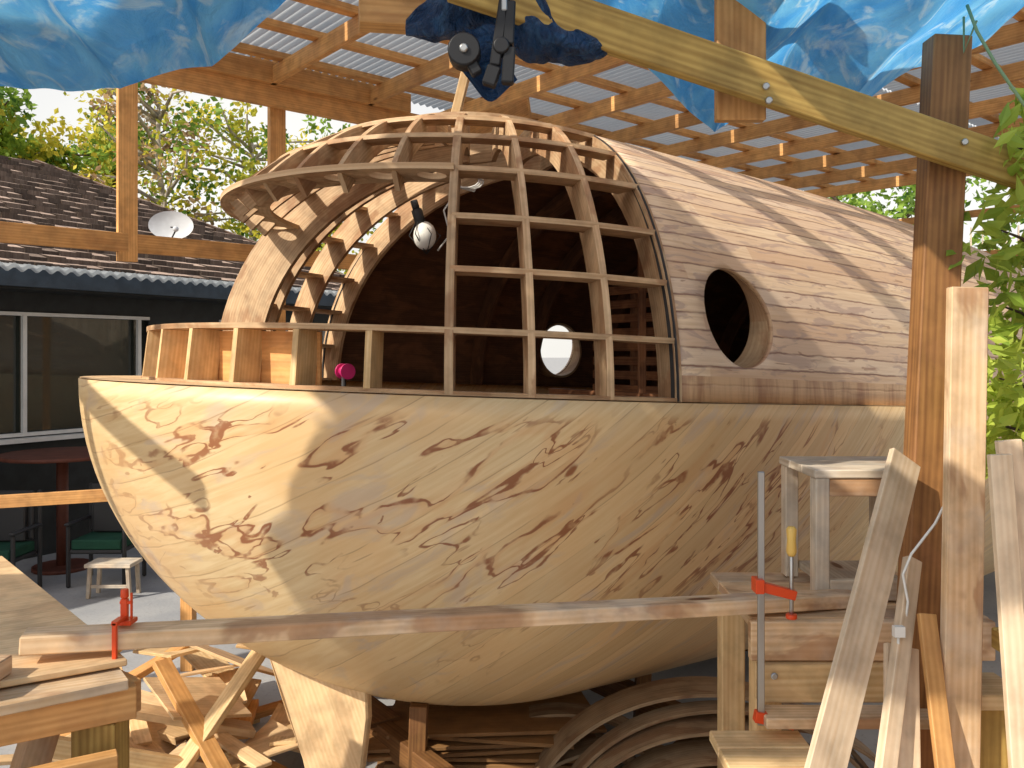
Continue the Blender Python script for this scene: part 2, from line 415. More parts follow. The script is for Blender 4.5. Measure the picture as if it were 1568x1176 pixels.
def contour(zt,kind):
    g_=math.sqrt(1-zt*zt)
    se=edgeS(zt)
    def side(ua):
        P=[]
        ue=math.pi/2 if se>0 else math.acos(max(-1,min(1,-se/(Lc*g_))))
        for i in range(19):
            uu=ua+(ue-ua)*i/18; P.append((-Lc*g_*math.cos(uu),Wc*g_*math.sin(uu)))
        if se>0:
            for i in range(1,7):
                s=se*i/6; P.append((s,Wc*math.sqrt(max(0,f2(s)-zt*zt))))
        return P
    if kind=='near': return side(uOn(zt*Hc,53))
    if kind=='far': return [(s,-t) for s,t in side(uOn(zt*Hc,53))]
    half=side(0.0)
    return [(s,-t) for s,t in half[::-1]][:-1]+half
def shelf(b,pts,zt,w,th,mat=0,tone=None):
    secs=[]
    for s,t in pts:
        ix,iy=inward(s,t); z=zt*Hc
        secs.append([BW(s,t,z+th/2),BW(s,t,z-th/2),BW(s+ix*w,t+iy*w,z-th/2),BW(s+ix*w,t+iy*w,z+th/2)])
    b.sweep(secs,mat,tone)
b=B()
for zt in (.325,.475):
    shelf(b,contour(zt,'near'),zt,.16,.024); shelf(b,contour(zt,'far'),zt,.16,.024)
shelf(b,contour(.63,'near'),.63,.15,.024); shelf(b,contour(.63,'far'),.63,.15,.024)
for zt in (.765,.875,.955): shelf(b,contour(zt,'all'),zt,.11,.022)
shelf(b,contour(.165,'all'),.165,.16,.024)
shelf(b,contour(.006,'all'),.006,.15,.02)
b.obj('cabin_stringers',['rib'],boat)
b=B()
g_=math.sqrt(1-.63**2); uA=uOn(ZV,53); cells=[uA]+[math.radians(u) for u in (43,33,23,13,3,-7,-17,-27,-37,-45)]+[-uA]
def rp(u,w,dz=0):
    s,t=-Lc*g_*math.cos(u),Wc*g_*math.sin(u); ix,iy=inward(s,t)
    return BW(s+ix*w,t+iy*w,ZV+dz)
W_=.27
for i in range(len(cells)-1):
    ua,ub=cells[i],cells[i+1]
    nA=32; outer=[];inner=[]
    for k in range(nA):
        a=2*math.pi*k/nA; c,s_=math.cos(a),math.sin(a); m=max(abs(c),abs(s_))
        outer.append((.5+.5*c/m,.5+.5*s_/m)); inner.append((.5+.30*c,.5+.27*s_))
    def mp(p,dz): return rp(ua+(ub-ua)*p[0],W_*p[1]-.03,dz)
    for k in range(nA):
        j=(k+1)%nA
        for dz,fl in ((-.014,0),(.014,1)):
            bb=len(b.v); b.v.extend([mp(outer[k],dz),mp(outer[j],dz),mp(inner[j],dz),mp(inner[k],dz)])
            q=[(outer[k][0]*.3+i,outer[k][1]*.25),(outer[j][0]*.3+i,outer[j][1]*.25),(inner[j][0]*.3+i,inner[j][1]*.25),(inner[k][0]*.3+i,inner[k][1]*.25)]
            b.face([bb,bb+1,bb+2,bb+3] if not fl else [bb+3,bb+2,bb+1,bb],q if not fl else q[::-1])
        bb=len(b.v); b.v.extend([mp(inner[k],-.014),mp(inner[j],-.014),mp(inner[j],.014),mp(inner[k],.014)]); b.face([bb,bb+1,bb+2,bb+3],[(0,0),(.05,0),(.05,.02),(0,.02)])
        if abs(outer[k][1]-outer[j][1])<1e-6:
            bb=len(b.v); b.v.extend([mp(outer[k],-.014),mp(outer[j],-.014),mp(outer[j],.014),mp(outer[k],.014)]); b.face([bb,bb+1,bb+2,bb+3],[(0,0),(.05,0),(.05,.02),(0,.02)])
b.obj('visor_ring',['rib'],boat,merge=True)
b=B()
for u in (43,33,23,13,3,-7,-17,-27,-37,-45):
    r=math.radians(u); s,t=-Lc*math.cos(r),Wc*math.sin(r); ix,iy=inward(s,t); 
    o1=BW(s,t,.018); o2=BW(s*.986,t*.986,.165*Hc-.013); i1=BW(s+ix*.15,t+iy*.15,.018); i2=BW(s*.986+ix*.15,t*.986+iy*.15,.165*Hc-.013)
    w=V((-iy*Ax[0]+ix*Nx[0],-iy*Ax[1]+ix*Nx[1],0))*.014
    b.sweep([[o1-w,o1+w,i1+w,i1-w],[o2-w,o2+w,i2+w,i2-w]],0)
b.obj('coaming_posts',['pine'],boat)
b=B(); secs=[]
for i in range(40):
    u=math.radians(34-i*(34+52)/39); s,t=-Lc*math.cos(u),Wc*math.sin(u); ix,iy=inward(s,t)
    f=lambda w,z:BW(s+ix*w,t+iy*w,z)
    secs.append([f(.162,.0),f(.162,.25),f(.176,.25),f(.176,.0)])
b.sweep(secs,0,1.0); b.obj('coaming_lining',['orangeply'],boat)
b=B(); 
def dk(a,c):
    u=-math.pi/2+a*math.pi; k=.86+.138*c
    return BW(-Lh*math.cos(u)*k*1.0,Wh*math.sin(u)*k,.006)
b.grid(dk,60,2,0,lambda a,c:(a*6,c*.3),False)
b.grid(lambda a,c:BW(8.8*a,(Wh*math.sqrt(f2(8.8*a)))*(.90+.098*c),.004),30,1,0,lambda a,c:(a*8,c*.2),False)
b.grid(lambda a,c:BW(8.8*a,-(Wh*math.sqrt(f2(8.8*a)))*(.90+.098*c),.004),30,1,0,lambda a,c:(a*8,c*.2),False)
b.obj('deck_ledge',['ply'],boat)
b=B()
pts=[BW(-1.9*math.cos(math.radians(u)),1.55*math.sin(math.radians(u)),-.75) for u in range(-90,91,10)]+[BW(5,1.3,-.75),BW(5,-1.3,-.75)]
b.prism(pts,(0,0,.03),0,1.3)
pts=[BW(5.0,Wc*.93*math.cos(a*math.pi/16)*math.sqrt(f2(5)),Hc*.93*math.sin(a*math.pi/16)*math.sqrt(f2(5))) for a in range(17)]+[BW(5,-1.1,-1),BW(5,1.1,-1)]
b.prism(pts,V((Ax[0],Ax[1],0))*.03,0,.6)
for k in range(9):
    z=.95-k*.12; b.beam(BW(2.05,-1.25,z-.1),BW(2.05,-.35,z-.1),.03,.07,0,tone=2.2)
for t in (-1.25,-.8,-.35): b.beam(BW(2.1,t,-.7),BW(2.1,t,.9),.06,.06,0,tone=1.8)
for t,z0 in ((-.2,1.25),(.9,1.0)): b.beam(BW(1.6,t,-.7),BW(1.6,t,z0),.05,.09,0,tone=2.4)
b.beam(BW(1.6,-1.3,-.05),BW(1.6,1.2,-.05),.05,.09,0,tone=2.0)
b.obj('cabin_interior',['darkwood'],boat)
b=B(); secs=[]
for j in range(61):
    ph=math.pi*j/60; s=s0(ph); f=math.sqrt(f2(s)); 
    def q(ds,k): return BW(s+ds,Wc*f*k*math.cos(ph),Hc*f*k*math.sin(ph))
    secs.append([q(-.008,1.003),q(-.001,1.003),q(-.001,.98),q(-.008,.98)])
b.sweep(secs,0,1); b.obj('planking_edge',['darkmetal'],boat)
b=B()
b.prism([(-1.27,4.32,.92),(-1.17,4.30,.62),(-1.06,4.30,.30),(-1.00,4.30,.04),(-.84,4.30,.04),(-.76,4.30,.25),(-.73,4.3,.5),(-.74,4.32,.78),(-.95,4.35,.98)],(.02,.05,0),0,1.1)
b.obj('rudder_fin',['ply'],boat,bevel=.008)
b=B(); b.beam((-.16,4.85,4.35),(-.33,4.85,3.66),.05,.09); b.obj('ridge_prop',['pine'],boat,bevel=.004)

b=B()
b.ball((-.47,4.6,2.98),.062,0,12,(1,1,1.25)); b.tube([(-.49,4.6,3.04),(-.515,4.6,3.12)],.03,1,10); b.tube([(-.515,4.6,3.12),(-.53,4.6,3.17)],.02,1,8)
for k in range(6):
    a=k*math.pi/3
    b.tube([(-.49+.03*math.cos(a),4.6+.03*math.sin(a),3.05),(-.47+.085*math.cos(a),4.6+.085*math.sin(a),2.98),(-.46,4.6,2.88)],.003,1,4)
b.tube([(-.40,4.6,2.90),(-.33,4.55,2.98),(-.36,4.5,3.1),(-.28,4.5,3.22),(-.2,4.5,3.2),(-.16,4.5,3.26),(-.22,4.5,3.3)],.005,2,6)
for k in range(3):
    b.tube([(-.24+.07*math.cos(a*.5)+.01*k,4.45+.02*k,3.25+.04*math.sin(a*.5)) for a in range(14)],.005,2,5)
b.obj('work_lamp',['bulb','darkmetal','cable'])
b=B()
b.tube([(-.905,4.57,2.25),(-.875,4.53,2.25)],.028,0,20); b.tube([(-.912,4.58,2.25),(-.905,4.57,2.25)],.042,0,20); b.tube([(-.875,4.53,2.25),(-.868,4.52,2.25)],.042,0,20); b.tube([(-.9,4.56,1.4),(-.9,4.56,2.23)],.012,1,8)
b.obj('string_reel',['pink','darkmetal'])

# cradle / under-hull
b=B()
for s in (-.8,.8,2.4,4.0):  # cradle tones lowered to paint in the shade under the hull
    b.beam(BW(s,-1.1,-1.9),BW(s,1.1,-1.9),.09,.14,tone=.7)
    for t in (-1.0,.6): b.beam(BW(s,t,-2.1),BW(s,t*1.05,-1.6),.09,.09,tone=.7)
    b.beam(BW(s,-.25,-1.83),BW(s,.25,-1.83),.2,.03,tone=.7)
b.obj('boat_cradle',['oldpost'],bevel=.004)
b=B()
for k in range(9):
    w=.55+random.uniform(-.08,.1); a=random.uniform(-.15,.15); x=-.15+random.uniform(-.06,.06); y=4.85
    c,s_=math.cos(a),math.sin(a); z=.02+k*.035
    P=[(x+dx*c-dy*s_,y+dx*s_+dy*c,z) for dx,dy in ((-w,-.28),(w,-.3),(w*.9,.3),(-w*.95,.28))]
    b.prism(P,(0,0,.02),0,.42)  # dark tone puts under-hull shade into the stack's colour
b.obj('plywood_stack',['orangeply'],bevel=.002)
b=B()
for cx,R0,y0,z0,wd in ((1.0,.78,4.15,-.12,.24),(1.0,.66,4.05,-.12,.24),(1.0,.95,4.35,-.15,.24),(1.05,.86,4.28,-.13,.12),(.98,.56,4.0,-.1,.2),(.2,.62,4.6,-.22,.2),(.28,.70,4.75,-.22,.16),(.55,.60,4.45,-.2,.16),(1.35,.7,4.3,-.1,.2)):
    secs=[]
    for i in range(30):
        a=math.radians(22+i*136/29); c,s_=math.cos(a),math.sin(a)
        secs.append([(cx+R0*c,y0,z0+R0*s_*.8),(cx+R0*c,y0+wd,z0+R0*s_*.8),(cx+(R0-.022)*c,y0+wd,z0+(R0-.022)*s_*.8),(cx+(R0-.022)*c,y0,z0+(R0-.022)*s_*.8)])
    b.sweep(secs,0,.55)  # hoops dimmed in colour for the shade beneath the hull
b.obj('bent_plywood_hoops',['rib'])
b=B(); random.seed(21)
for k in range(26):
    x=random.uniform(-2.7,-1.25); y=random.uniform(4.1,5.6); z=random.uniform(.05,.5)*(1-.3*abs(x+1.9)); a=random.uniform(0,3.14); L=random.uniform(.35,.9); ti=random.uniform(-.2,.2)
    d=V((math.cos(a)*L/2,math.sin(a)*L/2,ti*L)); c=V((x,y,max(z,abs(d.z)+.03)))
    b.beam(c-d,c+d,random.choice((.09,.09,.14,.19)),random.choice((.02,.04)),random.choice((0,0,1,2)))
for k in range(13):
    x=random.uniform(-2.3,-1.2); y=random.uniform(4.2,5.2); z=random.uniform(.12,.5); a=random.uniform(0,3); ti=random.uniform(-.5,.5); tj=random.uniform(-.3,.5)
    w=random.uniform(.15,.3); c,s_=math.cos(a),math.sin(a)
    P=[V((x+dx*c-dy*s_,y+dx*s_+dy*c,max(z+dx*ti+dy*tj,.01))) for dx,dy in ((-w,-w),(w,-w*.8),(w*.6,w),(-w*.7,w*.8))]
    b.prism(P[:3],(0,0,.015),2) if k%3==0 else b.prism([P[0],P[1],P[1]+(P[3]-P[0]),P[3]],(0,0,.018),2)
b.beam((-1.72,3.9,.15),(-1.35,4.6,.75),.09,.04,0); b.beam((-1.2,3.95,.15),(-1.85,4.5,.72),.09,.04,1); b.beam((-2.1,3.9,.55),(-1.3,4.3,.2),.04,.09,0)
b.obj('scrap_wood_pile',['pine','fir','ply'],bevel=.003)

# workbench left
b=B()
b.prism([(-2.7,2.9,1.535),(-2.0,3.35,1.535),(-1.17,2.42,1.535),(-1.00,2.22,1.535),(-1.75,1.75,1.535)],(0,0,.018),0,1.05)
b.prism([(-2.7,2.6,1.50),(-1.9,3.0,1.50),(-1.12,2.36,1.50),(-.965,2.15,1.50),(-1.75,1.6,1.50)],(0,0,.028),1,.9)
b.beam((-1.9,1.62,1.455),(-.97,2.2,1.455),.035,.085,2)
b.beam((-.98,2.22,1.455),(-1.9,2.95,1.455),.035,.085,2)
b.beam((-1.06,2.2,0),(-1.06,2.2,1.41),.11,.09,3)
b.beam((-1.95,2.9,0),(-1.95,2.9,1.41),.09,.09,3)
b.beam((-1.85,1.75,0),(-1.85,1.75,1.41),.09,.09,3)
b.beam((-1.7,1.7,1.30),(-.98,2.12,1.30),.04,.12,2)
b.beam((-1.33,2.05,.8),(-1.22,2.25,1.42),.04,.09,1); b.beam((-1.55,2.0,.9),(-1.38,2.3,1.40),.04,.09,2)
b.box((-1.50,1.98,1.555),(-1.24,2.12,1.60),1)
b.obj('workbench',['ply','stained','fir','treated'],bevel=.003)
b=B(); b.beam((-1.262,2.2,1.605),(1.2,3.0,1.487),.085,.048,0,tone=1.1); b.obj('long_cross_board',['stained'],bevel=.004)
b=B(); x,y,z=-1.035,2.28,1.627
b.box((x-.026,y-.022,z),(x+.026,y+.022,z+.012),0); b.box((x-.009,y-.007,z+.012),(x+.009,y+.007,z+.066),0); b.tube([(x,y,z+.066),(x,y,z+.070),(x,y,z+.092)],[.006,.011,.010],0,10); b.box((x+.016,y-.004,z+.012),(x+.021,y+.004,z+.082),0); b.box((x-.012,y-.005,z+.052),(x+.021,y+.005,z+.060),0)
b.box((x-.006,y-.062,z-.085),(x+.006,y-.052,z+.02),0); b.box((x-.008,y-.062,z+.0121),(x+.008,y+.0,z+.022),0); b.obj('bar_clamp',['red'],bevel=.0015)
b=B(); b.beam((-4.2,5.9,1.28),(-2.3,6.3,1.34),.04,.09); b.beam((-4.1,5.9,0),(-4.1,5.9,1.24),.09,.09); b.beam((-2.4,6.33,0),(-2.4,6.33,1.29),.09,.09); b.obj('wooden_rail',['fir'],bevel=.003)

# right side stand + steps
b=B()
x0,x1,y0,y1=1.07,1.50,3.02,3.42
for k in range(3): b.box((x0,y0+k*.135,1.905),(x1,y0+k*.135+.13,1.935),0)
for x in (x0+.03,x1-.05):
    for y in (y0+.03,y1-.04): b.box((x-.025,y-.03,1.47),(x+.025,y+.03,1.904),0)
b.box((x0+.01,y0+.005,1.84),(x1-.01,y0+.029,1.90),1); b.box((x0+.06,y0+.03,1.50),(x1-.08,y1-.05,1.53),0); b.box((x0+.056,y0+.002,1.47),(x1-.076,y0+.028,1.545),0)
b.obj('small_work_table',['grey','stained'],bevel=.003)
b=B()
for k in range(4): b.box((.80,2.86+k*.15,1.425),(1.60,3.0+k*.15,1.463),0)
b.box((.79,2.82,1.33),(1.60,2.858,1.46),0); b.box((.81,2.80,1.20),(1.52,2.84,1.325),1)
b.box((.80,2.68,1.165),(1.46,2.79,1.20),0)
for k in range(2): b.box((.64,2.52+k*.13,1.09),(.93,2.64+k*.13,1.125),1)
b.box((.64,2.48,1.0),(.93,2.518,1.12),0)
for x,y,h in ((.86,2.90,1.42),(1.5,2.9,1.42),(.86,3.35,1.42),(1.55,3.35,1.42),(.70,2.56,1.085),(.88,2.56,1.085),(1.38,2.56,1.20)): b.box((x-.045,y-.04,0),(x+.045,y+.04,h),1)
b.box((1.30,2.48,1.10),(1.46,2.6,1.32),2); b.box((1.28,2.44,1.325),(1.48,2.62,1.37),1); b.box((1.38,2.40,1.50),(1.47,2.46,1.56),2)
for x in (.86,1.05,1.3): b.tube([(x,2.80,1.29),(x,2.792,1.29)],.012,3,10)
b.obj('wooden_steps',['stained','pine','treated','steel'],bevel=.004)
b=B(); b.box((.785,2.72,1.16),(.806,2.735,1.97),0)
b.box((.772,2.70,1.585),(.80,2.755,1.63),1); b.beam((.79,2.727,1.605),(.905,2.727,1.575),.03,.03,1)
b.tube([(.893,2.727,1.70),(.893,2.727,1.50)],.007,0,8); b.tube([(.893,2.727,1.70),(.893,2.727,1.715),(.893,2.727,1.75),(.893,2.727,1.785),(.893,2.727,1.795)],[.011,.017,.014,.017,.01],2,12)
b.tube([(.893,2.727,1.515),(.893,2.727,1.50)],.018,1,12)
b.beam((.775,2.727,1.19),(.90,2.727,1.165),.03,.035,1); b.obj('f_clamp',['steel','red','handle'],bevel=.002)
b=B(); b.beam((1.27,2.8,0),(1.428,2.8,3.38),.125,.085,0,up=(0,1,0)); b.obj('timber_post',['oldpost'],bevel=.004)
b=B(); b.beam((1.235,2.4,0),(1.292,2.42,2.535),.105,.035,0,up=(0,1,0)); b.obj('glue_stained_board',['stained'],bevel=.003)
lp=[((.30,1.65,.35),(1.235,2.68,2.02),.115,.02,'pale'),((.62,1.75,.35),(1.22,2.6,1.72),.05,.03,'pale'),((.90,1.95,.3),(1.14,2.5,1.49),.10,.022,'pale'),
((1.27,2.0,.3),(1.20,2.10,2.10),.055,.02,'pale'),((1.40,2.05,.3),(1.25,2.15,2.13),.06,.02,'pale'),((1.1,1.9,.3),(1.19,2.45,1.6),.05,.02,'fir')]
b=B(); mt=['pale','fir']
for p,q,w,h,m in lp:
    p=V(p);q=V(q); d=q-p; p=p-d*(p.z/d.z)
    b.beam(p,q,w,h,mt.index(m),up=(0,1,.3))
b.obj('leaning_planks',mt,bevel=.002)
b=B(); b.tube([(1.30,2.5,2.05),(1.29,2.5,1.95),(1.24,2.5,1.85),(1.17,2.5,1.76),(1.145,2.5,1.70),(1.16,2.5,1.62),(1.14,2.49,1.50)],.004,0,6)
b.box((1.095,2.44,1.535),(1.125,2.46,1.565),0); b.tube([(1.11,2.45,1.54),(1.105,2.45,1.42),(1.12,2.44,1.25),(1.12,2.4,.9)],.004,0,6); b.obj('extension_cable',['cable'])

# overhead sloping beam & board
b=B(); b.beam((-.16,2.3,3.36),(1.72,2.78,2.925),.038,.122,0,up=(0,0,1),tone=1.0)
for x,y,z in ((.745,2.505,3.13),(.755,2.51,3.09),(1.42,2.68,3.01)): b.tube([(x,y,z),(x-.002,y-.012,z)],.011,1,10)
b.obj('sloping_brace_beam',['treated','steel'],bevel=.003)
b=B(); b.beam((.70,2.62,3.06),(.70,2.62,4.3),.15,.04,0,up=(0,1,0)); b.obj('hanger_board',['fir'],bevel=.003)
b=B(); b.beam((-.47,2.62,3.395),(-.17,2.68,3.40),.09,.09,0); b.beam((-.47,2.62,3.48),(.9,2.62,3.60),.09,.09,0); b.obj('overhead_blocking',['fir'],bevel=.003)

# shelter roof
A=V((.766,.643,0)); Bd=V((.643,-.766,0)); O=V((-2.76,6.5,0))
def RP(k,q,z): return O+A*k+Bd*q+V((0,0,z))
b=B()
b.beam(RP(-.1,0,4.50),RP(9.5,0,4.50),.06,.19); b.beam(RP(0,.07,4.66),RP(2.3,.07,4.66),.06,.17)
for q in (3.1,6.2): b.beam(RP(-.0,q,4.47),RP(9.5,q,4.47),.05,.16)
k=.05
while k<9.5: b.beam(RP(k,-.15,4.645),RP(k,7.0,4.645),.05,.14); k+=.92
q=0.25
while q<7.0: b.beam(RP(-.2,q,4.745),RP(9.6,q,4.745),.09,.055); q+=.60
b.beam(RP(3.0,-.04,4.45),RP(3.05,.9,4.62),.03,.3); b.beam(RP(.8,0,4.70),RP(2.0,0,4.74),.03,.2)
def post(k,q,z0=0): b.beam(RP(k,q,z0),RP(k,q,4.41),.13,.06,0,up=(A.x,A.y,0))
for k_ in (4.8,9.3): post(k_,-.02)
b.beam((-2.876,6.376,3.03),(-2.876,6.376,4.62),.14,.05,up=(.643,-.766,0)); b.beam((-2.0,7.25,0),(-2.0,7.25,4.45),.14,.06,up=(.643,-.766,0))
b.beam((-5.5,3.87,3.17),(-1.4,7.78,3.17),.045,.14)
b.beam((-5.2,4.1,0),(-5.2,4.1,3.1),.09,.09)
post(9.3,6.6); post(5.5,6.6)
b.beam(RP(9.3,0,3.55),RP(9.3,6.6,3.55),.045,.14); b.beam(RP(9.3,0,4.1),RP(9.3,6.6,4.1),.045,.09)
for k_ in range(7): b.beam(RP(5.5+.6*k_,-.1,4.0),RP(5.5+.6*k_,1.2,4.05),.04,.08)
for x in (-3.3,-2.3,-1.1): b.beam((x,1.05,4.72),(x,3.0,4.72),.045,.14)  # unseen canopy frame, added with its panels to shade the cabin
for y in (1.15,2.9): b.beam((-3.4,y,4.58),(-.9,y,4.58),.05,.14)
for x,y in ((-3.35,1.15),(-3.35,2.9),(-.95,1.15)): b.beam((x,y,0 if x<-2 else 4.0),(x,y,4.5),.09,.09)
b.beam((-.95,1.15,4.0),(-3.35,1.15,4.0),.05,.14)
b.beam((-3.75,3.05,3.72),(-2.7,2.35,3.15),.05,.10)  # unseen brace added to throw a shadow band on the bow
shed=b.obj('timber_shelter',['fir'],bevel=.003)
b=B()
for i in range(2):
    b.box((-3.45+i*1.25,1.05,4.80),(-3.45+i*1.25+1.23,3.0,4.812),0)  # unseen panels added to keep the sun off the cabin side
r=b.obj('added_shade_canopy',['ply']); r.parent=shed
b=B()
for (k0,k1,q0,q1) in ((-.3,9.7,-.25,1.3),(-.3,9.7,1.34,2.9),(2.0,9.7,2.94,4.6),(3.2,9.7,4.64,6.2)):
    b.grid(lambda a,c:RP(k0+(k1-k0)*a,q0+(q1-q0)*c,4.79+.014*math.sin((k0+(k1-k0)*a)*6.2832/.076)),int((k1-k0)/.0127),1,0)
r=b.obj('corrugated_roof_sheets',['corr']); r.parent=shed
# unseen board fence added at right to block sky light on the hull
b=B()
for i in range(42): 
    y=-2.2+i*.145; b.box((2.58,y,0),(2.605,y+.138,random.uniform(3.05,3.1)),0)
for z in (.4,1.7,2.8): b.box((2.61,-2.2,z),(2.65,3.85,z+.09),0)
b.obj('sky_blocking_fence',['oldpost'])

# tarps
def fold(x,y,sd): return noise.noise(V((x*1.3+sd,y*1.3,sd)))*.08+noise.noise(V((x*4+sd,y*4,2+sd)))*.035+noise.noise(V((x*10+sd,y*10,2+sd)))*.012
def lerp(a,b_,t): return a+(b_-a)*t
def tarpsheet(name,edge,near_y,near_z,xs,mat='tarp',sd=0,nu=140,nv=90):
    def E(a):
        p=a*(len(edge)-1); i=min(int(p),len(edge)-2); f=p-i; f=f*f*(3-2*f)
        return V(edge[i]).lerp(V(edge[i+1]),f)
    def fn(a,c):
        e=E(a); n_=V((lerp(xs[0],xs[1],a),near_y,near_z)); p=e.lerp(n_,c)
        p.z-=.10*math.sin(c*math.pi); p.z+=fold(p.x,p.y,sd)*(1 if c<.95 else .3)
        if c<.10: p.z-=(1-c/.10)**2*.05
        p.y+=fold(p.x*2,p.z*2,sd+5)*.5
        return p
    b=B(); b.grid(fn,nu,nv,0,lambda a,c:(a*3,c*3)); return b.obj(name,[mat])
tarpsheet('blue_tarp',[(-4.9,1.2,3.6),(-3.6,1.55,3.42),(-2.75,2.1,3.27),(-1.75,2.4,3.17),(-1.35,2.4,3.16),(-1.10,2.4,3.15),(-.84,2.38,3.22),(-.58,2.3,3.39)],.1,4.1,(-4.6,-.4),sd=1)
tarpsheet('blue_tarp',[(.25,3.0,3.62),(.50,3.15,3.47),(.76,3.2,3.23),(.95,3.2,3.36),(1.22,3.2,3.27),(1.5,3.2,3.46),(1.76,3.2,3.56)],-.4,4.3,(.1,2.4),sd=8)
b=B()
def bun(a,c):
    x=lerp(-.30,.27,a); ang=c*2*math.pi; r=.085+.05*noise.noise(V((a*4,math.cos(ang)*1.5,math.sin(ang)*1.5)))+.02*noise.noise(V((a*14,ang*2,0)))
    r*=(1-.75*abs(2*a-1)**3)
    return V((x,2.42+math.cos(ang)*r,3.27+.05*math.sin(a*5)+math.sin(ang)*r*.9))
b.grid(bun,60,32,0,lambda a,c:(a*2,c)); 
def strip(a,c):
    return V((-.135+.14*a+.015*math.sin(c*7),2.33+.02*math.sin(a*9+c*4),3.24-c*(.14+.06*math.sin(a*3.1))))
b.grid(strip,14,14,0,lambda a,c:(a*.3,c*.5)); b.obj('tarp_bundle',['tarpd'])
b=B()
def jaw(p,q,w,m=0): b.beam(p,q,w,.035,m,up=(0,1,0))
jaw((-.045,2.24,3.10),(-.01,2.24,3.34),.028); jaw((-.045,2.24,3.10),(-.062,2.24,3.05),.036)
jaw((-.01,2.24,3.155),(-.005,2.24,3.27),.03); jaw((-.006,2.24,3.15),(-.012,2.24,3.055),.032); b.tube([(-.028,2.215,3.15),(-.028,2.265,3.15)],.022,0,14)
b.tube([(-.125,2.215,3.14),(-.125,2.275,3.14)],.043,0,18); b.tube([(-.125,2.205,3.14),(-.125,2.22,3.14)],.012,1,12); b.beam((-.14,2.24,3.17),(-.09,2.24,3.08),.03,.03,0,up=(0,1,0))
b.tube([(-.02,2.21,3.30),(-.02,2.23,3.30)],.012,1,10); b.beam((-.02,2.23,3.24),(-.02,2.23,3.38),.018,.02,1,up=(0,1,0))
b.obj('spring_clamp',['black','steel'],bevel=.004)
b=B(); b.tube([(1.44,2.7,3.45),(1.46,2.68,3.36),(1.5,2.65,3.25),(1.55,2.6,3.12),(1.6,2.6,3.05)],.005,0,6); b.tube([(1.44,2.72,3.42),(1.43,2.7,3.30),(1.47,2.7,3.40)],.004,0,6); b.obj('tie_rope',['cord'])

# neighbour house
house=empty('ranch_house')
E0=V((-5.41,9,0)); e=V((.5376,.843,0)); pb=V((-.843,.5376,0))
def HP(r,q,z): return E0+e*r+pb*q+V((0,0,z))
b=B()
m_=.51; rows=20
for i in range(rows):
    q0=i*4.0/rows; q1=(i+1)*4.0/rows
    ra,rb=-14,6.5-q0
    za=3.27+m_*q0; zb=3.27+m_*q1
    nseg=100
    for k in range(nseg):
        r0=ra+(rb-ra)*k/nseg; r1=ra+(rb-ra)*(k+1)/nseg-.008; j=random.uniform(0,.03); jq=random.uniform(-.03,.03)
        bb=len(b.v); b.v.extend([HP(r0,q0-.03+jq,za+.045+j),HP(r1,q0-.03+jq,za+.045+j),HP(r1,q1+.02,zb+.012),HP(r0,q1+.02,zb+.012),HP(r0,q0-.03+jq,za),HP(r1,q0-.03+jq,za)])
        t=random.uniform(.5,1.25)
        b.face([bb,bb+1,bb+2,bb+3],[(r0,q0),(r1,q0),(r1,q1),(r0,q1)],0,t); b.face([bb+4,bb+5,bb+1,bb],[(r0,q0),(r1,q0),(r1,q0+.03),(r0,q0+.03)],0,t*.3)
b.v.extend([HP(6.5,0,3.26),HP(2.5,4,5.28),HP(6.5,8,3.26),HP(-14,4,5.3),HP(-14,8,3.26)]); bb=len(b.v)-5
b.face([bb,bb+2,bb+1],[(0,0),(8,0),(4,4)]); b.face([bb+1,bb+2,bb+4,bb+3],[(0,0),(4,0),(20,4),(16,4)])
b.sweep([[HP(6.5-t*4,t*4-.06,3.30+m_*t*4),HP(6.5-t*4+.06,t*4,3.32+m_*t*4),HP(6.5-t*4,t*4+.08,3.27+m_*t*4)] for t in (0,.25,.5,.75,1)],0,.7)
b.obj('roof',['shk'],house)
b=B(); b.beam(HP(-14,-.06,3.16),HP(6.4,-.06,3.16),.04,.20,0); b.obj('fascia',['slate'],house)
b=B()
b.grid(lambda a,c:HP(-10+16*a,-.42+.36*c,3.235+.05*c+.022*math.sin((16*a)*6.2832/.15)),16*40,1,0); 
b.grid(lambda a,c:HP(-10+16*a,-.43,3.20+.05*c+.022*math.sin((16*a)*6.2832/.15)),16*40,1,0)
b.obj('corrugated_gutter_strip',['corr'],house)
b=B(); b.prism([HP(-14,.5,0),HP(6,.5,0),HP(6,.62,0),HP(-14,.62,0)],(0,0,1.40)); b.prism([HP(-14,.5,2.82),HP(6,.5,2.82),HP(6,.62,2.82),HP(-14,.62,2.82)],(0,0,.45))
for r0,r1 in ((-14,-8),(-4.2,-1.3),(2.1,3.2),(5.4,6)): b.prism([HP(r0,.5,1.40),HP(r1,.5,1.40),HP(r1,.62,1.40),HP(r0,.62,1.40)],(0,0,1.42))
b.prism([HP(-14,-.02,3.04),HP(6.4,-.02,3.04),HP(6.4,.6,3.04),HP(-14,.6,3.04)],(0,0,.02)); b.obj('walls',['navy'],house)
b=B()
for r0,r1 in ((-8,-4.2),(-1.3,2.1),(3.2,5.4)):
    b.prism([HP(r0,.58,1.40),HP(r1,.58,1.40),HP(r1,.60,1.40),HP(r0,.60,1.40)],(0,0,1.42),1)
    for z in (1.42,2.79): b.beam(HP(r0,.50,z),HP(r1,.50,z),.06,.04,0)
    for r in (r0+.03,(r0+r1)/2+.12,r1-.14): b.beam(HP(r,.50,1.44),HP(r,.50,2.77),.05,.045,0,up=(e.x,e.y,0))
    b.beam(HP(r0-.1,.44,1.36),HP(r1+.1,.44,1.36),.12,.05,0)
b.obj('windows',['white','glassdark'],house)
